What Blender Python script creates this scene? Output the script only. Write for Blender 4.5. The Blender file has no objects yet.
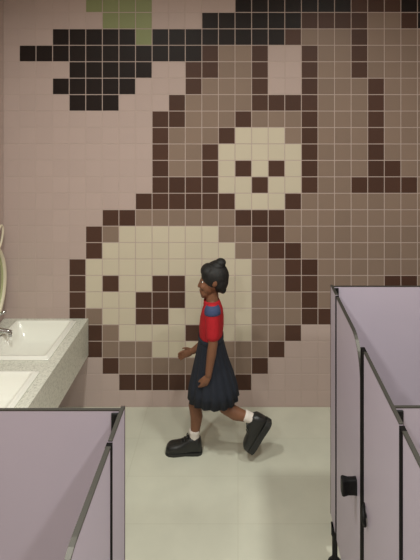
import bpy, bmesh, math, random
from mathutils import Vector, Matrix

random.seed(7)
scene = bpy.context.scene
COL = scene.collection

# ---------------------------------------------------------------- measures
CAM_Z = 2.056            # eye height
WALL_D = 3.28            # eye to mural wall; mural wall is the plane Y = 0
FPX = 492.9              # focal length in pixels of the 420 x 560 frame
TILE = 0.11037
ZTILE = 0.1094
X_LEFT, X_RIGHT = -1.56, 1.60
Y_FRONT = -5.4
CEIL = 3.0
def Yd(d): return d - WALL_D
def W(px, py, d):        # a point of the photograph at distance d from the eye
    return Vector(((px - 238) * d / FPX, d - WALL_D, CAM_Z - (py - 98) * d / FPX))

# ---------------------------------------------------------------- materials
def lin(h):
    h = h.lstrip('#')
    c = [int(h[i:i + 2], 16) / 255 for i in (0, 2, 4)]
    return tuple((x / 12.92 if x <= 0.04045 else ((x + 0.055) / 1.055) ** 2.4) for x in c) + (1,)

def mat(name, col, rough=0.5, metal=0.0, spec=0.5, noise=0.0, nscale=30, bump=0.0, bscale=200):
    m = bpy.data.materials.new(name); m.use_nodes = True
    nt = m.node_tree; b = nt.nodes['Principled BSDF']
    b.inputs['Roughness'].default_value = rough
    b.inputs['Metallic'].default_value = metal
    b.inputs['Specular IOR Level'].default_value = spec
    c = lin(col); b.inputs['Base Color'].default_value = c
    tc = nt.nodes.new('ShaderNodeTexCoord')
    if noise:
        n = nt.nodes.new('ShaderNodeTexNoise'); n.inputs['Scale'].default_value = nscale
        n.inputs['Detail'].default_value = 4
        nt.links.new(tc.outputs['Object'], n.inputs['Vector'])
        r = nt.nodes.new('ShaderNodeMapRange')
        r.inputs['From Min'].default_value = .25; r.inputs['From Max'].default_value = .75
        r.inputs['To Min'].default_value = 1 - noise; r.inputs['To Max'].default_value = 1 + noise
        nt.links.new(n.outputs['Fac'], r.inputs['Value'])
        mx = nt.nodes.new('ShaderNodeVectorMath'); mx.operation = 'SCALE'
        mx.inputs[0].default_value = c[:3]
        nt.links.new(r.outputs['Result'], mx.inputs['Scale'])
        nt.links.new(mx.outputs['Vector'], b.inputs['Base Color'])
    if bump:
        n2 = nt.nodes.new('ShaderNodeTexNoise'); n2.inputs['Scale'].default_value = bscale
        nt.links.new(tc.outputs['Object'], n2.inputs['Vector'])
        bp = nt.nodes.new('ShaderNodeBump'); bp.inputs['Strength'].default_value = bump
        bp.inputs['Distance'].default_value = .002
        nt.links.new(n2.outputs['Fac'], bp.inputs['Height'])
        nt.links.new(bp.outputs['Normal'], b.inputs['Normal'])
    return m

def tile_mat(name, col, rough=0.45, vary=0.05):
    """glazed tile: every tile of the grid a slightly different firing"""
    m = bpy.data.materials.new(name); m.use_nodes = True
    nt = m.node_tree; b = nt.nodes['Principled BSDF']
    b.inputs['Roughness'].default_value = rough
    b.inputs['Specular IOR Level'].default_value = 0.2
    tc = nt.nodes.new('ShaderNodeTexCoord')
    d = nt.nodes.new('ShaderNodeVectorMath'); d.operation = 'MULTIPLY_ADD'
    d.inputs[1].default_value = (1 / TILE, 1 / TILE, 1 / ZTILE)
    d.inputs[2].default_value = (13.1818 + .0, 0.5, 0.0)
    fl = nt.nodes.new('ShaderNodeVectorMath'); fl.operation = 'FLOOR'
    wn = nt.nodes.new('ShaderNodeTexWhiteNoise')
    r = nt.nodes.new('ShaderNodeMapRange')
    r.inputs['To Min'].default_value = 1 - vary; r.inputs['To Max'].default_value = 1 + vary
    mx = nt.nodes.new('ShaderNodeVectorMath'); mx.operation = 'SCALE'
    mx.inputs[0].default_value = lin(col)[:3]
    L = nt.links.new
    L(tc.outputs['Object'], d.inputs[0]); L(d.outputs[0], fl.inputs[0]); L(fl.outputs[0], wn.inputs['Vector'])
    L(wn.outputs['Value'], r.inputs['Value']); L(r.outputs['Result'], mx.inputs['Scale'])
    L(mx.outputs['Vector'], b.inputs['Base Color'])
    return m

T = {
    'grout': mat('grout', '#b9a69d', .85),
    'P': tile_mat('pink_tile', '#bba79f', vary=.02),
    'B': tile_mat('mid_brown_tile', '#8a7668', vary=.06),
    'D': tile_mat('dark_brown_tile', '#4f372d', vary=.10),
    'K': tile_mat('black_brown_tile', '#211815', vary=.08),
    'C': tile_mat('cream_tile', '#cbc0aa', vary=.025),
    'G': tile_mat('green_tile', '#8b9166', vary=.05),
}
M = {
    'laminate': mat('lavender_laminate', '#b1a6b3', .42, spec=.4, noise=.015, nscale=6),
    'trim': mat('brushed_aluminium_trim', '#4c4944', .5, metal=.7),
    'black': mat('black_plastic', '#121111', .55, spec=.25),
    'seal': mat('black_rubber_seal', '#0d0a0a', .8, spec=.1),
    'edge': mat('dark_brown_edge', '#4a3c38', .6),
    'ceramic': mat('white_ceramic', '#eceae0', .12, spec=.5),
    'chrome': mat('chrome', '#c9c9c9', .12, metal=1),
    'cream_frame': mat('cream_frame', '#d8cdb4', .45),
    'paint': mat('white_ceiling_paint', '#d6d2c8', .9),
    'wallpaint': mat('pale_pink_paint', '#b3a29a', .8),
    'skin': mat('brown_skin', '#7a5038', .55, noise=.05, nscale=40),
    'hair': mat('black_hair', '#13100e', .65, noise=.3, nscale=160, bump=.5, bscale=260),
    'red': mat('red_cotton', '#aa0d1b', .8, noise=.06, nscale=60, bump=.2, bscale=400),
    'blue': mat('blue_grey_cotton', '#354264', .8),
    'navy': mat('navy_cotton', '#191e2a', .85, noise=.06, nscale=40, bump=.2, bscale=400),
    'white': mat('white_cotton', '#d9cfc6', .85, bump=.3, bscale=500),
    'leather': mat('black_leather', '#1f1f1e', .38, bump=.15, bscale=150),
    'rubber': mat('black_rubber_sole', '#222220', .6),
    'eyewhite': mat('eye_white', '#d8d4cc', .25),
    'iris': mat('dark_iris', '#1c110b', .2),
    'lip': mat('lip', '#6a3c33', .5),
}
# mirror glass
mm = bpy.data.materials.new('mirror_glass'); mm.use_nodes = True
b = mm.node_tree.nodes['Principled BSDF']
b.inputs['Base Color'].default_value = lin('#c4cfb0'); b.inputs['Metallic'].default_value = 1
b.inputs['Roughness'].default_value = .04
M['mirror'] = mm

# granite
g = bpy.data.materials.new('pale_granite'); g.use_nodes = True
nt = g.node_tree; b = nt.nodes['Principled BSDF']; b.inputs['Roughness'].default_value = .3
tc = nt.nodes.new('ShaderNodeTexCoord')
n1 = nt.nodes.new('ShaderNodeTexVoronoi'); n1.inputs['Scale'].default_value = 150
n2 = nt.nodes.new('ShaderNodeTexNoise'); n2.inputs['Scale'].default_value = 90; n2.inputs['Detail'].default_value = 6
ad = nt.nodes.new('ShaderNodeMath'); ad.operation = 'MULTIPLY_ADD'; ad.inputs[1].default_value = .45
cr = nt.nodes.new('ShaderNodeValToRGB')
cr.color_ramp.elements[0].position = .38; cr.color_ramp.elements[0].color = lin('#abab9f')
cr.color_ramp.elements[1].position = .85; cr.color_ramp.elements[1].color = lin('#dddccf')
e = cr.color_ramp.elements.new(.58); e.color = lin('#cbcabd')
for s_, d_ in ((tc.outputs['Object'], n1.inputs['Vector']), (tc.outputs['Object'], n2.inputs['Vector']),
               (n1.outputs['Color'], ad.inputs[0]), (n2.outputs['Fac'], ad.inputs[2]),
               (ad.outputs[0], cr.inputs['Fac']), (cr.outputs['Color'], b.inputs['Base Color'])):
    nt.links.new(s_, d_)
M['granite'] = g

# floor: big pale porcelain tiles with very faint joints and cloudy veins
fm = bpy.data.materials.new('pale_porcelain_floor'); fm.use_nodes = True
nt = fm.node_tree; b = nt.nodes['Principled BSDF']; b.inputs['Roughness'].default_value = .42
b.inputs['Specular IOR Level'].default_value = .35
tc = nt.nodes.new('ShaderNodeTexCoord')
br = nt.nodes.new('ShaderNodeTexBrick')
br.offset = 0; br.inputs['Scale'].default_value = 1
br.inputs['Brick Width'].default_value = .6; br.inputs['Row Height'].default_value = .3
br.inputs['Mortar Size'].default_value = .0025
br.inputs['Color1'].default_value = lin('#c8c6b5'); br.inputs['Color2'].default_value = lin('#c6c5b4')
br.inputs['Mortar'].default_value = lin('#c0beac')
nz = nt.nodes.new('ShaderNodeTexNoise'); nz.inputs['Scale'].default_value = 5; nz.inputs['Detail'].default_value = 7
mr = nt.nodes.new('ShaderNodeMapRange'); mr.inputs['From Min'].default_value = .3; mr.inputs['From Max'].default_value = .7
mr.inputs['To Min'].default_value = .94; mr.inputs['To Max'].default_value = 1.05
sc_ = nt.nodes.new('ShaderNodeVectorMath'); sc_.operation = 'SCALE'
for s_, d_ in ((tc.outputs['Object'], br.inputs['Vector']), (tc.outputs['Object'], nz.inputs['Vector']),
               (nz.outputs['Fac'], mr.inputs['Value']), (br.outputs['Color'], sc_.inputs[0]),
               (mr.outputs['Result'], sc_.inputs['Scale']), (sc_.outputs['Vector'], b.inputs['Base Color'])):
    nt.links.new(s_, d_)
M['floor'] = fm

# ---------------------------------------------------------------- mesh helpers
def link(name, bm, mats, parent=None, smooth=False):
    me = bpy.data.meshes.new(name)
    bmesh.ops.recalc_face_normals(bm, faces=bm.faces)
    bm.to_mesh(me); bm.free()
    for m in (mats if isinstance(mats, (list, tuple)) else [mats]): me.materials.append(m)
    if smooth:
        for p in me.polygons: p.use_smooth = True
    o = bpy.data.objects.new(name, me); COL.objects.link(o)
    if parent:
        o.parent = parent
        o.matrix_parent_inverse = parent.matrix_world.inverted()
    return o

def empty(name, loc, label, cat, group=None):
    o = bpy.data.objects.new(name, None); o.empty_display_size = .1
    o.matrix_world = Matrix.Translation(loc); o.location = loc
    COL.objects.link(o)
    o['label'] = label; o['category'] = cat
    if group: o['group'] = group
    return o

def box(bm, x0, x1, y0, y1, z0, z1, bev=0, seg=2):
    r = bmesh.ops.create_cube(bm, size=1, matrix=Matrix.Translation(((x0 + x1) / 2, (y0 + y1) / 2, (z0 + z1) / 2))
                              @ Matrix.Diagonal((abs(x1 - x0), abs(y1 - y0), abs(z1 - z0), 1)))
    if bev:
        es = list({e for v in r['verts'] for e in v.link_edges})
        bmesh.ops.bevel(bm, geom=es, offset=bev, segments=seg, affect='EDGES', profile=.5)

def ball(bm, c, r, rot=None, seg=20):
    if not isinstance(r, (tuple, list)): r = (r, r, r)
    m = Matrix.Translation(c)
    if rot is not None: m = m @ rot.to_4x4()
    bmesh.ops.create_uvsphere(bm, u_segments=seg, v_segments=seg // 2 + 2, radius=1, matrix=m @ Matrix.Diagonal((*r, 1)))

def capsule(bm, a, b_, ra, rb, seg=18):
    a, b_ = Vector(a), Vector(b_); v = b_ - a
    q = v.to_track_quat('Z', 'Y').to_matrix().to_4x4()
    bmesh.ops.create_cone(bm, cap_ends=True, segments=seg, radius1=ra, radius2=rb, depth=v.length,
                          matrix=Matrix.Translation((a + b_) / 2) @ q)
    ball(bm, a, ra, seg=seg); ball(bm, b_, rb, seg=seg)

def chain(bm, pts, rads):
    for i in range(len(pts) - 1): capsule(bm, pts[i], pts[i + 1], rads[i], rads[i + 1])

def tube(bm, pts, rads, n=12, closed=False):
    """one swept surface"""
    pts = [Vector(p) for p in pts]
    if not isinstance(rads, (list, tuple)): rads = [rads] * len(pts)
    rings = []; prev = None
    N = len(pts)
    for i, p in enumerate(pts):
        t = (pts[(i + 1) % N] - pts[i - 1]) if closed else (pts[min(i + 1, N - 1)] - pts[max(i - 1, 0)])
        t.normalize()
        if prev is None:
            a = Vector((0, 0, 1)) if abs(t.z) < .9 else Vector((1, 0, 0))
            u = t.cross(a).normalized()
        else:
            u = (prev - t * prev.dot(t)).normalized()
        prev = u; w = t.cross(u)
        rings.append([bm.verts.new(p + (u * math.cos(k * 2 * math.pi / n) + w * math.sin(k * 2 * math.pi / n)) * rads[i]) for k in range(n)])
    for i in range(N if closed else N - 1):
        A, B_ = rings[i], rings[(i + 1) % N]
        for k in range(n): bm.faces.new((A[k], A[(k + 1) % n], B_[(k + 1) % n], B_[k]))
    if not closed:
        bm.faces.new(rings[0]); bm.faces.new(rings[-1])

def loft(bm, rings, cap0=True, cap1=True):
    R = [[bm.verts.new(p) for p in r] for r in rings]
    n = len(R[0])
    for i in range(len(R) - 1):
        for k in range(n): bm.faces.new((R[i][k], R[i][(k + 1) % n], R[i + 1][(k + 1) % n], R[i + 1][k]))
    if cap0: bm.faces.new(R[0])
    if cap1: bm.faces.new(R[-1])

def slab_yz(bm, outline, x0, x1):
    """an outline in (y, z) given a thickness along x"""
    A = [bm.verts.new((x0, y, z)) for y, z in outline]; B_ = [bm.verts.new((x1, y, z)) for y, z in outline]
    n = len(outline)
    bm.faces.new(A); bm.faces.new(B_)
    for k in range(n): bm.faces.new((A[k], A[(k + 1) % n], B_[(k + 1) % n], B_[k]))

def band_yz(bm, path, t, x0, x1, side=1):
    """a strip of thickness t laid along an open (y, z) path, on the chosen side"""
    P = [Vector((y, z)) for y, z in path]; inner = []
    for i, p in enumerate(P):
        d = (P[min(i + 1, len(P) - 1)] - P[max(i - 1, 0)]).normalized()
        inner.append(p + Vector((-d.y, d.x)) * t * side)
    vs = [[bm.verts.new((x, q.x, q.y)) for q in L for x in (x0, x1)] for L in (P, inner)]
    O, I = vs
    for i in range(len(P) - 1):
        a, b_, c, d = 2 * i, 2 * i + 1, 2 * i + 2, 2 * i + 3
        bm.faces.new((O[a], O[b_], O[d], O[c])); bm.faces.new((I[a], I[b_], I[d], I[c]))
        bm.faces.new((O[a], O[c], I[c], I[a])); bm.faces.new((O[b_], O[d], I[d], I[b_]))
    for i in (0, 2 * len(P) - 2): bm.faces.new((O[i], O[i + 1], I[i + 1], I[i]))

def remesh(name, bm, voxel, m, parent, smooth_iter=4):
    """fuse overlapping volumes into one continuous skin"""
    me = bpy.data.meshes.new(name + '_raw'); bm.to_mesh(me); bm.free()
    o = bpy.data.objects.new(name + '_raw', me); COL.objects.link(o)
    r = o.modifiers.new('r', 'REMESH'); r.mode = 'VOXEL'; r.voxel_size = voxel
    if smooth_iter:
        s = o.modifiers.new('s', 'SMOOTH'); s.factor = .5; s.iterations = smooth_iter
    dg = bpy.context.evaluated_depsgraph_get()
    new = bpy.data.meshes.new_from_object(o.evaluated_get(dg))
    new.name = name
    bpy.data.objects.remove(o); bpy.data.meshes.remove(me)
    new.materials.clear(); new.materials.append(m)
    for p in new.polygons: p.use_smooth = True; p.material_index = 0
    ob = bpy.data.objects.new(name, new); COL.objects.link(ob)
    if parent:
        ob.parent = parent; ob.matrix_parent_inverse = parent.matrix_world.inverted()
    return ob

def struct(o): o['kind'] = 'structure'; return o

# ---------------------------------------------------------------- the room
PINK = 'P'
def row(first, s):  # s starts at column `first`
    return (first, s)
# columns -1 .. 25, rows -1 (top of frame) .. 23 (at the floor).  '.' = pink
MAP = {}
def put(r, c0, s):
    for i, ch in enumerate(s):
        if ch != '.': MAP[(r, c0 + i)] = ch
put(-1, 4, 'GGGG.....KKKKKKKDDDKKK')
put(0, 5, 'GGG...KKKKKKDDDDBBDKK')
put(1, 2, 'KKKKKGKKKKKKKKDBBBDBBBBB')
put(2, 0, 'KKKKKKKKKKKDBBD..DBBDBBBBB')
put(3, 3, 'KKKKK..DDBBD..DBBDBBBBB'.replace('DBBDBBBBB', 'DBBDBBBBB'))
put(4, 2, 'KKKKK...DBBBD..DBBBDBBBB')
put(5, 3, 'KKK...DBBBBDDDDBBBDBBBB')
put(6, 8, 'DDBBBDBBBDBBBDBBBB')
put(7, 8, 'DBBBDCCCBDBBBDBBBB')
put(8, 8, 'DBBDCCCCCDBBBDBBBB')
put(9, 8, 'DBBDCDCDCDBBBDDBBB')
put(10, 8, 'DDDDCCDCCDBBDDDDBB')
put(11, 7, 'DDDDDDCCCDBBBBBBBBB')
put(12, 5, 'DDBBBBBBDDDBBBBBBBBBB')
put(13, 4, 'DBCCCCCCBBDDBBBBBBBBBB')
put(14, 4, 'DCCCCCCCCBBDDBBBBBBBBB')
put(15, 3, 'DCCCCCCCCCCBBDDBBBBBBBB')
put(16, 3, 'DCDCCDDCCCCBBDDBBBBDDBB')
put(17, 3, 'DCCCDDDCCCCBBBDBBBBDDBB')
put(18, 3, 'DBCCDDCCCCCBBBDDDBBDDBB')
put(19, 4, 'DBCCCCDCCCBBD..DDDBBBB')
put(20, 4, 'DBBBCCCBBBBD....DDBBBB')
put(21, 5, 'DBBBBBBBBD.......DDDD')
put(22, 6, 'DDDDDDDD')
# rows above the frame carry the motif on a little
put(-2, 3, 'GGGG..........KKKDDDBBBKKK')
put(-3, 3, 'GGG............KKKKKKKKKKK')

XT0 = (19.4 - 238) * WALL_D / FPX            # left edge of column 0
KEYS = ['grout', 'P', 'B', 'D', 'K', 'C', 'G']
def add_tile(bm, P0, U, V, Nn, u0, u1, v0, v1, mi, gap=.0026, h=.0012, cham=.0008):
    def pt(u, v, n): return bm.verts.new(P0 + U * u + V * v + Nn * n)
    a = [pt(u0 + gap, v0 + gap, 0), pt(u1 - gap, v0 + gap, 0), pt(u1 - gap, v1 - gap, 0), pt(u0 + gap, v1 - gap, 0)]
    g2 = gap + cham
    t = [pt(u0 + g2, v0 + g2, h), pt(u1 - g2, v0 + g2, h), pt(u1 - g2, v1 - g2, h), pt(u0 + g2, v1 - g2, h)]
    fs = [bm.faces.new(t)] + [bm.faces.new((a[k], a[(k + 1) % 4], t[(k + 1) % 4], t[k])) for k in range(4)]
    for f in fs: f.material_index = mi

bm = bmesh.new()
box(bm, X_LEFT - .1, X_RIGHT + .1, 0, .12, 0, CEIL)
U, V, Nn = Vector((1, 0, 0)), Vector((0, 0, 1)), Vector((0, -1, 0))
for r in range(-4, 24):
    z0 = (23 - r) * ZTILE
    if z0 >= CEIL: continue
    z1 = min(z0 + ZTILE, CEIL)
    for c in range(-1, 28):
        u0 = XT0 + c * TILE; u1 = u0 + TILE
        u0 = max(u0, X_LEFT); u1 = min(u1, X_RIGHT)
        if u1 - u0 < .02: continue
        add_tile(bm, Vector((0, 0, 0)), U, V, Nn, u0, u1, z0, z1, KEYS.index(MAP.get((r, c), PINK)))
struct(link('wall_back', bm, [T[k] for k in KEYS]))

bm = bmesh.new()
box(bm, X_LEFT - .1, X_LEFT, Y_FRONT, 0, 0, CEIL)
U, Nn = Vector((0, -1, 0)), Vector((1, 0, 0))
for r in range(28):
    z0 = r * ZTILE; z1 = min(z0 + ZTILE, CEIL)
    if z1 - z0 < .02: continue
    for c in range(49):
        u0 = c * TILE + .003
        add_tile(bm, Vector((X_LEFT, 0, 0)), U, V, Nn, u0, min(u0 + TILE, -Y_FRONT), z0, z1, 1)
struct(link('wall_left', bm, [T['grout'], T['P']]))
bm = bmesh.new(); box(bm, X_RIGHT, X_RIGHT + .1, Y_FRONT, 0, 0, CEIL); struct(link('wall_right', bm, M['wallpaint']))
bm = bmesh.new(); box(bm, X_LEFT - .1, X_RIGHT + .1, Y_FRONT - .1, Y_FRONT, 0, CEIL); struct(link('wall_front', bm, M['wallpaint']))
bm = bmesh.new(); box(bm, X_LEFT - .1, X_RIGHT + .1, Y_FRONT - .1, .12, -.1, 0); struct(link('floor', bm, M['floor']))
bm = bmesh.new(); box(bm, X_LEFT - .1, X_RIGHT + .1, Y_FRONT - .1, .12, CEIL, CEIL + .1); struct(link('ceiling', bm, M['paint']))

# ---------------------------------------------------------------- toilet cubicles
TOP, BOT, THK = 1.208, .17, .0095
def foot(parent, x, y):
    bm = bmesh.new()
    prof = [(.000, .030), (.010, .030), (.016, .024), (.026, .015), (.04, .012), (.12, .012), (.13, .016), (BOT, .016)]
    loft(bm, [[Vector((x + r * math.cos(a * math.pi / 8), y + r * math.sin(a * math.pi / 8), z)) for a in range(16)] for z, r in prof])
    box(bm, x - .014, x + .014, y - .02, y + .02, BOT - .005, BOT + .0)
    o = link('foot', bm, M['black'], parent, True); o['label'] = 'black adjustable foot'
    return o

def pilaster(parent, sx, xin, d_far, d_near, edge_far=True):
    """a narrow fixed front panel; its corridor face lies at x = sx*xin, away from the corridor is +sx"""
    x0, x1 = sx * xin, sx * (xin + THK)
    y0, y1 = Yd(d_near), Yd(d_far)
    bm = bmesh.new(); box(bm, x0, x1, y0, y1, BOT, TOP - .004)
    p = link('pilaster', bm, M['laminate'], parent)
    bm = bmesh.new(); box(bm, x0 - sx * .001, x1 + sx * .001, y0, y1, TOP - .005, TOP, .001, 1)
    link('top_trim', bm, M['trim'], p)['label'] = 'grey metal trim along the top'
    if edge_far:
        bm = bmesh.new(); box(bm, x0 - sx * .001, x1 + sx * .001, y1 - .001, y1 + .003, BOT, TOP)
        link('end_trim', bm, M['edge'], p)['label'] = 'dark brown end edge'
    return p

def seal(parent, sx, xin, d0, d1, z1):
    bm = bmesh.new(); box(bm, sx * (xin - .0012), sx * (xin + .013), Yd(d0), Yd(d1), BOT, z1)
    s = link('gap_seal', bm, M['seal'], parent); s['label'] = 'black rubber seal in the door gap'
    return s

def door(parent, sx, xin, d_far, d_near, rad=.13, knob=True):
    x0, x1 = sx * xin, sx * (xin + THK)
    yf, yn = Yd(d_far), Yd(d_near)
    arc = [(yn + rad - rad * math.sin(a), TOP - .002 - rad + rad * math.cos(a)) for a in [i * math.pi / 2 / 10 for i in range(11)]]
    path = [(yf, TOP - .002)] + arc + [(yn, BOT)]
    outline = path + [(yf, BOT)]
    bm = bmesh.new(); slab_yz(bm, [(y, z - (.001 if z > BOT else 0)) for y, z in outline], x0, x1)
    d = link('door', bm, M['laminate'], parent)
    bm = bmesh.new(); band_yz(bm, path, .005, x0 - sx * .0012, x1 + sx * .0012, 1)
    link('edge_trim', bm, M['trim'], d)['label'] = 'grey metal edge trim curving round the top corner'
    if knob:
        yc, zc = yn + .062, .676
        bm = bmesh.new()
        rings = []
        for x, hy, hz in ((0, .014, .029), (.012, .013, .028), (.03, .014, .027), (.048, .018, .030), (.053, .016, .027)):
            ring = []
            for k in range(24):
                a = k * 2 * math.pi / 24; ca, sa = math.cos(a), math.sin(a)
                ring.append(Vector((x0 - sx * x, yc + math.copysign(abs(ca) ** .35, ca) * hy, zc + math.copysign(abs(sa) ** .35, sa) * hz)))
            rings.append(ring)
        loft(bm, rings)
        link('knob', bm, M['black'], d)['label'] = 'black square door knob'
    return d

def bracket(parent, sx, x, y_face):
    """black angle bracket in the corner between pilaster and partition, on the camera side"""
    bm = bmesh.new()
    box(bm, x, x + sx * .022, y_face - .006, y_face, TOP - .085, TOP - .007, .001, 1)
    box(bm, x, x + sx * .005, y_face - .024, y_face, TOP - .085, TOP - .007, .001, 1)
    link('corner_bracket', bm, M['black'], parent)['label'] = 'black corner bracket'

def partition(parent, sx, xin, x_wall, d):
    a, b_ = sorted((sx * (xin + THK), x_wall))
    y = Yd(d)
    bm = bmesh.new(); box(bm, a, b_, y, y + .008, BOT, TOP - .003)
    p = link('partition_panel', bm, M['laminate'], parent)
    bm = bmesh.new(); box(bm, a, b_, y - .0005, y + .0085, TOP - .003, TOP)
    link('top_trim', bm, M['trim'], p)['label'] = 'grey metal trim along the top'
    bracket(p, sx, sx * (xin + THK), y)
    return p

XR, XL = .421, .312
cub = empty('toilet_cubicle', (1.0, Yd(1.98), 0),
            'lavender toilet cubicle farther down on the right, door with black square knob', 'toilet cubicle', 'lavender toilet cubicles')
partition(cub, 1, XR, X_RIGHT - .004, 2.220)
pilaster(cub, 1, XR, 2.237, 2.128)
seal(cub, 1, XR, 2.105, 2.128, TOP - .006)
door(cub, 1, XR, 2.105, 1.692)
seal(cub, 1, XR, 1.650, 1.690, TOP - .006)
foot(cub, XR + .006, Yd(2.175)); foot(cub, 1.45, Yd(2.225))
cub2 = empty('toilet_cubicle', (1.0, Yd(1.0), 0),
             'lavender toilet cubicle cut off by the lower right edge, only its top in sight', 'toilet cubicle', 'lavender toilet cubicles')
pilaster(cub2, 1, XR, 1.648, 1.286, False)
foot(cub2, XR + .006, Yd(1.5))
# door catch on the wide panel beside the gap
bm = bmesh.new()
tube(bm, [(XR - .001, Yd(1.640), .708), (XR - .008, Yd(1.622), .703), (XR - .012, Yd(1.606), .697), (XR - .012, Yd(1.600), .683), (XR - .008, Yd(1.604), .664)],
     [.004, .006, .0075, .0075, .006], 10)
tube(bm, [(XR + .002, Yd(1.632), .684), (XR - .010, Yd(1.604), .683)], .005, 8)
link('door_catch', bm, M['black'], cub2, True)['label'] = 'black curved catch beside the door gap'
partition(cub2, 1, XR, X_RIGHT - .004, 1.352)
seal(cub2, 1, XR, 1.258, 1.285, TOP - .006)
door(cub2, 1, XR, 1.258, .89)
pilaster(cub2, 1, XR, .862, .45, False)
foot(cub2, XR + .006, Yd(.65)); foot(cub2, 1.45, Yd(1.357))

cub3 = empty('toilet_cubicle', (-.95, Yd(.95), 0),
             'lavender toilet cubicle in the lower left corner, behind the washbasin counter', 'toilet cubicle', 'lavender toilet cubicles')
partition(cub3, -1, XL, X_LEFT + .008, 1.340)
pilaster(cub3, -1, XL, 1.356, 1.222)
seal(cub3, -1, XL, 1.203, 1.222, TOP - .006)
door(cub3, -1, XL, 1.203, .825)
pilaster(cub3, -1, XL, .80, .45, False)
foot(cub3, -XL - .006, Yd(1.29)); foot(cub3, -XL - .006, Yd(.62)); foot(cub3, -1.42, Yd(1.345))

# ---------------------------------------------------------------- washbasin counter
CT, CX = .590, -.995
BX0, BX1 = -1.462, -1.056
basins = [(3.236, 2.748), (2.636, 2.148), (2.036, 1.548)]
ends = [WALL_D - .003, 1.3485]
bm = bmesh.new()
ys = sorted([Yd(ends[0]), Yd(ends[1])] + [Yd(v) for b_ in basins for v in b_])
ins = .012
for i in range(len(ys) - 1):
    y0, y1 = ys[i], ys[i + 1]
    if i % 2 == 0:
        a = y0 - (ins if i else 0); c = y1 + (ins if i < len(ys) - 2 else 0)
        box(bm, X_LEFT + .003, CX, a, c, CT - .03, CT)
    else:
        a, c = y0 + ins, y1 - ins
        box(bm, X_LEFT + .003, BX0 + ins, a, c, CT - .03, CT)
        box(bm, BX1 - ins, CX, a, c, CT - .03, CT)
box(bm, CX - .03, CX, Yd(ends[1]), Yd(ends[0]), .345, CT - .03)
bmesh.ops.remove_doubles(bm, verts=bm.verts, dist=.00005)
ct = link('washbasin_counter', bm, M['granite'])
ct['label'] = 'pale speckled granite washbasin counter with a deep front apron along the left wall'
ct['category'] = 'counter'

def rrect(x0, x1, y0, y1, r, z, n=5):
    out = []
    for cx, cy, a0 in ((x1 - r, y1 - r, 0), (x0 + r, y1 - r, 90), (x0 + r, y0 + r, 180), (x1 - r, y0 + r, 270)):
        for k in range(n + 1):
            a = math.radians(a0 + 90 * k / n)
            out.append(Vector((cx + r * math.cos(a), cy + r * math.sin(a), z)))
    return out
def basin(dfar, dnear, label):
    y0, y1 = Yd(dnear), Yd(dfar)
    t = empty('washbasin', ((BX0 + BX1) / 2, (y0 + y1) / 2, CT), label, 'sink', 'white washbasins in the granite counter')
    bm = bmesh.new()
    def R(i, z, r): return rrect(BX0 + i, BX1 - i, y0 + i, y1 - i, r, CT + z)
    rings = [R(.016, -.034, .02), R(.016, .0005, .02), R(0, .0006, .018), R(0, .007, .018), R(.004, .010, .017), R(.012, .010, .015), R(.014, .014, .015), R(.018, .017, .014),
             R(.030, .017, .016), R(.034, .012, .018), R(.040, -.005, .022),
             rrect(BX0 + .075, BX1 - .06, y0 + .07, y1 - .07, .04, CT - .085),
             rrect(BX0 + .10, BX1 - .085, y0 + .095, y1 - .095, .05, CT - .105),
             rrect(BX0 + .17, BX1 - .17, y0 + .21, y1 - .21, .03, CT - .112)]
    under = [rrect(BX0 + .165, BX1 - .165, y0 + .2, y1 - .2, .03, CT - .12), rrect(BX0 + .085, BX1 - .07, y0 + .08, y1 - .08, .05, CT - .115),
             rrect(BX0 + .055, BX1 - .05, y0 + .05, y1 - .05, .04, CT - .085)]
    loft(bm, under + rings, True, True)
    link('bowl', bm, M['ceramic'], t, True)
    bm = bmesh.new()
    cx, cy = (BX0 + BX1) / 2, (y0 + y1) / 2
    loft(bm, [[Vector((cx + r * math.cos(k * math.pi / 10), cy + r * math.sin(k * math.pi / 10), CT + z)) for k in range(20)] for r, z in ((.024, -.1118), (.024, -.108), (.018, -.107), (.006, -.109))])
    link('drain', bm, M['chrome'], t, True)['label'] = 'chrome drain'
    return t
basin(*basins[0], 'white rectangular washbasin nearest the mural wall')
basin(*basins[1], 'white rectangular washbasin cut off at the left edge, nearer the lavender partition')

# tap behind the far basin
fc = empty('faucet', (-1.487, Yd(2.99), CT), 'chrome faucet behind the washbasin nearest the mural wall', 'faucet')
y = Yd(2.99); x = -1.487
bm = bmesh.new()
loft(bm, [[Vector((x + r * math.cos(k * math.pi / 12), y + r * math.sin(k * math.pi / 12), z)) for k in range(24)]
          for z, r in ((CT + .0005, .024), (CT + .008, .024), (CT + .012, .020), (CT + .10, .019), (CT + .125, .021), (CT + .135, .016))])
link('body', bm, M['chrome'], fc, True)
bm = bmesh.new()
tube(bm, [(x + .01, y, .648), (x + .05, y, .646), (x + .09, y, .640), (x + .112, y, .634)], [.017, .015, .014, .013], 14)
tube(bm, [(x + .105, y, .634), (x + .107, y, .610)], [.011, .011], 12)
link('spout', bm, M['chrome'], fc, True)
bm = bmesh.new()
tube(bm, [(x, y, .718), (x + .02, y, .735), (x + .05, y, .748), (x + .077, y, .762)], [.016, .013, .010, .009], 12)
link('lever', bm, M['chrome'], fc, True)

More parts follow.
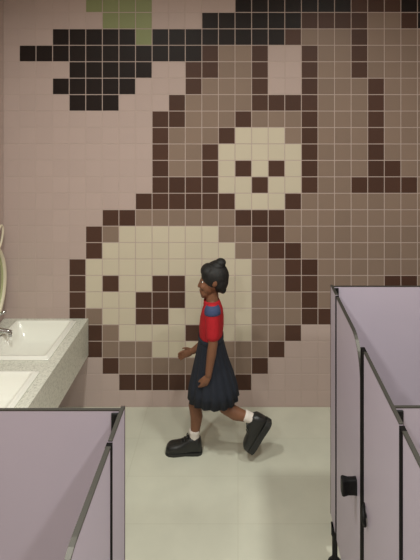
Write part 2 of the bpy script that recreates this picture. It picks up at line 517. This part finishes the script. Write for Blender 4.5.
# ---------------------------------------------------------------- mirror on the left wall
mx0 = X_LEFT + .0035
mc = Vector((mx0, Yd(2.985), .885))
mr_ = empty('mirror', mc, 'oval mirror in a cream frame, on the left wall above the basin', 'mirror')
A, B2 = .24, .27
bm = bmesh.new()
ov = [(math.cos(k * math.pi / 32), math.sin(k * math.pi / 32)) for k in range(64)]
tube(bm, [(mx0 + .030, mc.y + A * c, mc.z + B2 * s) for c, s in ov], .013, 12, True)
link('frame', bm, M['cream_frame'], mr_, True)
bm = bmesh.new()
loft(bm, [[Vector((mx0 + xx, mc.y + (A - .006) * c, mc.z + (B2 - .006) * s)) for c, s in ov] for xx in (0.0, .026)])
link('glass', bm, M['mirror'], mr_)
for sg in (1, -1):
    bm = bmesh.new()
    ear = []
    for k in range(28):
        a = k * 2 * math.pi / 28
        u, v = .035 * math.cos(a) , .075 * math.sin(a)
        rot = -.38 * sg
        ear.append((mx0 + .024, mc.y + sg * .185 + u * math.cos(rot) - v * math.sin(rot), mc.z + .275 + u * math.sin(rot) + v * math.cos(rot)))
    tube(bm, ear, .007, 10, True)
    link('ear', bm, M['cream_frame'], mr_, True)

# ---------------------------------------------------------------- the walking child
DB = 2.82                       # body axis
DLEFT, DRIGHT = 2.79, 2.862      # left leg (nearer, lifted behind) and right leg (planted)
base = W(205, 0, DB); base.z = 0
kid = empty('person', base, 'child in red shirt and navy skirt walking left past the tiled mural', 'person')

bm = bmesh.new()
ball(bm, W(214.5, 277.5, DB), (.076, .068, .078))
ball(bm, W(208.5, 284, DB), (.052, .054, .062))
ball(bm, W(206, 291, DB), (.036, .040, .034))
ball(bm, W(204, 295.5, DB), (.018, .018, .014))
capsule(bm, W(201.2, 279.5, DB), W(199.0, 286, DB), .006, .009)
for sg in (-1, 1):
    ball(bm, W(199.9, 286.4, DB + sg * .009), .007)
    ball(bm, W(203.5, 286.5, DB + sg * .03), (.022, .02, .02))
    ball(bm, W(215, 283, DB + sg * .066), (.015, .008, .024), Matrix.Rotation(.2, 3, 'Y'))
ball(bm, W(200.9, 290.0, DB), (.009, .017, .006)); ball(bm, W(201.3, 292.0, DB), (.009, .015, .006))
capsule(bm, W(212, 291, DB), W(212.5, 306, DB), .034, .040)
ball(bm, W(212, 320, DB), (.058, .098, .085)); ball(bm, W(211, 341, DB), (.056, .088, .08)); ball(bm, W(212, 361, DB), (.065, .09, .065))
capsule(bm, W(212.5, 309.5, DB - .10), W(212.5, 309.5, DB + .10), .034, .034)

def finger(bm, p0, dirv, curl, lens, r):
    p = Vector(p0); d = Vector(dirv).normalized(); c = Vector(curl).normalized(); ang = .25
    for i, L in enumerate(lens):
        dd = (d * math.cos(ang) + c * math.sin(ang)).normalized()
        q = p + dd * L
        capsule(bm, p, q, r * (1 - .08 * i), r * (1 - .08 * (i + 1)), 10)
        p = q; ang += .38

def hand(bm, wrist, fwd, across, palm_n, thumb_sign):
    """fwd: along the hand, across: towards the thumb side, palm_n: the way the fingers curl"""
    f, a, n = (Vector(v).normalized() for v in (fwd, across, palm_n))
    rot = Matrix((f, a, n)).transposed()
    ball(bm, wrist + f * .030, (.034, .026, .012), rot)
    ball(bm, wrist + f * .045, (.018, .027, .010), rot)
    for off, L, lean in ((.019, .038, .06), (.0065, .042, .02), (-.006, .039, -.02), (-.0185, .031, -.08)):
        finger(bm, wrist + f * .054 + a * off, f + a * lean, n, (L * .45, L * .32, L * .25), .0062)
    finger(bm, wrist + f * .016 + a * .018, f * .7 + a * .8 + n * .15, f + n * .5, (.018, .015, .012), .0068)

# left arm (nearer) hangs, right arm (farther) swings forward
def arm(sh, el, wr, fwd, across, pn):
    mid = sh.lerp(el, .5)
    chain(bm, [sh, mid, el, el.lerp(wr, .35), wr], [.033, .030, .026, .026, .0185])
    hand(bm, wr, fwd, across, pn, 1)
DLA, DRA = DB - .135, DB + .135
sh, el, wr = W(212.5, 311, DLA + .012), W(213, 344, DLA - .004), W(208.5, 374, DLA)
arm(sh, el, wr, (wr - el).normalized() + Vector((-.25, 0, 0)), (-1, 0, -.2), (-.3, 1, 0))
sh2, el2, wr2 = W(212, 311, DRA - .012), W(207, 341, DRA), W(193, 351, DRA - .005)
arm(sh2, el2, wr2, (wr2 - el2).normalized() + Vector((-.2, 0, .25)), (-.2, 0, 1), (-.2, -1, -.2))

# legs
hipR, kneeR, ankR = W(211, 366, DRIGHT - .005), W(194.5, 404, DRIGHT), W(194.5, 440, DRIGHT)
hipL, kneeL, ankL = W(214, 366, DLEFT + .005), W(225, 407, DLEFT), W(254.5, 419.5, DLEFT)
for h, k, a in ((hipR, kneeR, ankR), (hipL, kneeL, ankL)):
    back = Vector((.012, 0, 0)) if h is hipR else Vector((.004, 0, -.012))
    chain(bm, [h, h.lerp(k, .5), k, k.lerp(a, .33) + back, k.lerp(a, .7) + back * .4, a], [.058, .048, .035, .036, .027, .023])
footR_dir = Vector((-1, 0, 0)); upR = Vector((0, 0, 1))
footL_dir = Vector((-.55, 0, -.835)).normalized(); upL = Vector((-.835, 0, .55)).normalized()
for a, f_, u_ in ((ankR, footR_dir, upR), (ankL, footL_dir, upL)):
    chain(bm, [a, a + f_ * .04 - u_ * .035, a + f_ * .10 - u_ * .05, a + f_ * .135 - u_ * .052], [.023, .024, .019, .013])
remesh('body', bm, .0038, M['skin'], kid, 3)

# eyes
for sg in (-1, 1):
    c = W(203.0, 281.8, DB + sg * .027)
    bm = bmesh.new(); ball(bm, c, (.009, .0125, .0075)); ew = link('eye', bm, M['eyewhite'], kid, True)
    bm = bmesh.new(); ball(bm, c + Vector((-.0045, sg * .003, 0)), (.0055, .0075, .0068)); link('iris', bm, M['iris'], ew, True)

# hair: a pulled-back cap fitted over the skull, and a bun
bm = bmesh.new()
ball(bm, W(215.2, 275.8, DB), (.080, .074, .080))
ball(bm, W(219.5, 281, DB), (.052, .067, .062))
ball(bm, W(208.5, 270.5, DB), (.046, .060, .040))
ball(bm, W(212.5, 277.5, DB - .05), (.040, .024, .045)); ball(bm, W(212.5, 277.5, DB + .05), (.040, .024, .045))
ball(bm, W(223, 289, DB), (.020, .045, .022))
hr = remesh('hair', bm, .004, M['hair'], kid, 4)
bm = bmesh.new()
ball(bm, W(217.5, 265.5, DB), (.046, .048, .030)); ball(bm, W(220.5, 262.5, DB - .006), (.032, .034, .024)); ball(bm, W(214.5, 265, DB + .008), (.034, .034, .022))
remesh('hair_bun', bm, .003, M['hair'], hr, 4)

# shirt
def ell(cx, py, rx, ry, n=40, d=DB):
    c = W(cx, py, d)
    return [c + Vector((rx * math.cos(k * 2 * math.pi / n), ry * math.sin(k * 2 * math.pi / n), 0)) for k in range(n)]
bm = bmesh.new()
loft(bm, [ell(211, 339, .064, .100), ell(211, 334, .066, .104), ell(211.5, 325, .070, .112), ell(212, 316, .067, .117),
          ell(212.5, 309.5, .060, .112), ell(212.5, 305.5, .052, .085), ell(212.3, 302.5, .046, .056), ell(212, 300.5, .043, .045)])
for s0, e0 in ((sh, el), (sh2, el2)):
    chain(bm, [s0 + Vector((0, 0, .002)), s0.lerp(e0, .45), s0.lerp(e0, .72)], [.042, .041, .039])
st = remesh('shirt', bm, .004, M['red'], kid, 5)
# blue-grey yoke patch over each shoulder and the collar
for s0, e0 in ((sh, el), (sh2, el2)):
    ax = (e0 - s0).normalized(); bm = bmesh.new()
    u = Vector((1, 0, 0)); u = (u - ax * u.dot(ax)).normalized(); w_ = ax.cross(u)
    rings = []
    for t_, r_ in ((-.033, .029), (-.024, .038), (-.010, .0438), (.004, .0452), (.014, .0450), (.017, .042)):
        rings.append([s0 + ax * t_ + (u * math.cos(k * math.pi / 16) + w_ * math.sin(k * math.pi / 16)) * r_ for k in range(32)])
    loft(bm, rings, False, False)
    pt = link('sleeve_band', bm, M['blue'], st, True); pt['label'] = 'blue grey band round the upper sleeve'
bm = bmesh.new()
loft(bm, [ell(212.3, 303.6, .051, .060), ell(211.8, 300.6, .047, .048), ell(211.6, 299.2, .045, .046), ell(211.9, 301.5, .042, .044)], False, False)
link('collar', bm, M['red'], st, True)

# skirt with soft pleats
n = 96
bm = bmesh.new(); rings = []
for py, cx, rx, ry, pl in ((333.5, 211, .067, .102, 0), (338, 211, .069, .104, .0), (341, 211, .072, .106, .001), (358, 211.5, .094, .116, .003),
                           (371, 212.5, .116, .126, .0035), (384, 213, .134, .133, .005), (396.5, 213.5, .143, .136, .006)):
    c = W(cx, py, DB); ring = []
    for k in range(n):
        a = k * 2 * math.pi / n
        ph = a * 16
        m_ = pl * (math.sin(ph) + .3 * math.sin(2 * ph + .6))
        dz = .006 * math.sin(a * 3 + 1) * (pl / .009)
        ring.append(c + Vector(((rx + m_) * math.cos(a), (ry + m_) * math.sin(a), dz)))
    rings.append(ring)
inner = [[p.lerp(Vector((sum(q.x for q in r) / n, sum(q.y for q in r) / n, p.z)), .03) for p in r] for r in reversed(rings)]
loft(bm, rings + inner, False, False)
sk = link('skirt', bm, M['navy'], kid, True)
bm = bmesh.new()
loft(bm, [ell(211, 333.7, .069, .103), ell(211, 333.5, .0715, .1055), ell(211, 338, .0725, .1065), ell(211, 338.4, .070, .103)], False, False)
link('waistband', bm, M['navy'], sk, True)

# socks and shoes
def placed(o_bm, Mx): bmesh.ops.transform(o_bm, matrix=Mx, verts=o_bm.verts)
def shoe(ank, fdir, up):
    yv = up.cross(fdir).normalized()
    Mx = Matrix((fdir, yv, up)).transposed().to_4x4()
    heel = ank - fdir * .045 - up * .088
    Mx.translation = heel
    L = .212
    def sec(u, w, h, z0, n=24, pw=.75, flat=.0):
        r = []
        for k in range(n):
            a = k * 2 * math.pi / n; c, s = math.cos(a), math.sin(a)
            yy = math.copysign(abs(c) ** pw, c) * w
            zz = z0 + (h - z0) * (.5 + .5 * math.copysign(abs(s) ** pw, s))
            r.append(Vector((u * L, yy, zz)))
        return r
    bm = bmesh.new()
    loft(bm, [sec(.015, .018, .070, .02), sec(.05, .030, .104, .02), sec(.14, .035, .118, .02), sec(.26, .036, .120, .02), sec(.36, .037, .112, .02),
              sec(.46, .038, .099, .02), sec(.58, .041, .085, .02), sec(.72, .043, .077, .02), sec(.84, .042, .074, .02), sec(.92, .037, .068, .02), sec(.965, .028, .059, .02), sec(.99, .018, .048, .02)])
    placed(bm, Mx); s = link('shoe', bm, M['leather'], kid, True)
    bm = bmesh.new()
    us = [0, .03, .1, .25, .45, .6, .75, .88, .96, 1.0]
    wsl = [.018, .028, .036, .037, .036, .041, .045, .042, .032, .018]
    out = [(u * L, w) for u, w in zip(us, wsl)] + [(u * L, -w) for u, w in reversed(list(zip(us, wsl)))]
    loft(bm, [[Vector((x * .99 + .001, y * .97, 0)) for x, y in out], [Vector((x, y, .004)) for x, y in out], [Vector((x, y, .028)) for x, y in out], [Vector((x, y * .97, .033)) for x, y in out]])
    placed(bm, Mx); link('sole', bm, M['rubber'], s)
    bm = bmesh.new()
    for u, z in ((.40, .110), (.47, .101), (.54, .092)):
        tube(bm, [(u * L, -.027, z - .014), (u * L + .003, -.014, z - .002), (u * L + .004, 0, z + .003), (u * L + .003, .014, z - .002), (u * L, .027, z - .014)], .0028, 8)
    tube(bm, [(.38 * L, 0, .115), (.40 * L, .018, .116), (.44 * L, .026, .104), (.42 * L, .01, .105)], .0025, 8)
    tube(bm, [(.38 * L, 0, .115), (.40 * L, -.018, .116), (.44 * L, -.026, .104), (.42 * L, -.01, .105)], .0025, 8)
    placed(bm, Mx); link('laces', bm, M['leather'], s, True)
    return Mx
def sock(a, k):
    d = (k - a).normalized()
    bm = bmesh.new()
    tube(bm, [a - d * .01, a + d * .012, a + d * .032, a + d * .045, a + d * .062, a + d * .064, a + d * .062], [.029, .029, .0285, .0295, .031, .0325, .027], 20)
    link('sock', bm, M['white'], kid, True)
shoe(ankR, footR_dir, upR); sock(ankR, kneeR)
shoe(ankL, footL_dir, upL); sock(ankL, kneeL)

# ---------------------------------------------------------------- ceiling lamps (above the frame), an added fill lamp and ambient
def lamp(x, y, power, size, spread, col):
    l = bpy.data.lights.new('ceiling_or_fill_lamp', 'AREA'); l.shape = 'DISK'; l.size = size
    l.energy = power; l.color = col; l.spread = math.radians(spread)
    o = bpy.data.objects.new('ceiling_or_fill_lamp', l); COL.objects.link(o); o.location = (x, y, CEIL - .02)
    return o
WARM = (.97, 1.0, .94)
for x, y, p in ((.85, -1.75, 22), (-.75, -1.75, 25), (.85, -3.6, 27), (-.75, -3.6, 27), (.05, -2.3, 13)):  # last entry: fill added to lift the right cubicles' shadow on the floor
    lamp(x, y, p, .16, 171, WARM)
w = bpy.data.worlds.new('World'); scene.world = w; w.use_nodes = True
w.node_tree.nodes['Background'].inputs['Color'].default_value = (.9, .9, .85, 1)
w.node_tree.nodes['Background'].inputs['Strength'].default_value = .1

# ---------------------------------------------------------------- camera
cd = bpy.data.cameras.new('camera'); cam = bpy.data.objects.new('camera', cd); COL.objects.link(cam)
cam.location = (0, -WALL_D, CAM_Z); cam.rotation_euler = (math.pi / 2, 0, 0)
cd.sensor_width = 36; cd.sensor_fit = 'AUTO'; cd.lens = FPX / 560 * 36
cd.shift_x = -28 / 560; cd.shift_y = -182 / 560
cd.clip_start = .05
scene.camera = cam

scene.view_settings.view_transform = 'Standard'; scene.view_settings.look = 'None'
scene.view_settings.gamma = 1; scene.view_settings.use_curve_mapping = False
scene.view_settings.exposure = 0.0
scene.cycles.use_denoising = True
scene.cycles.max_bounces = 8
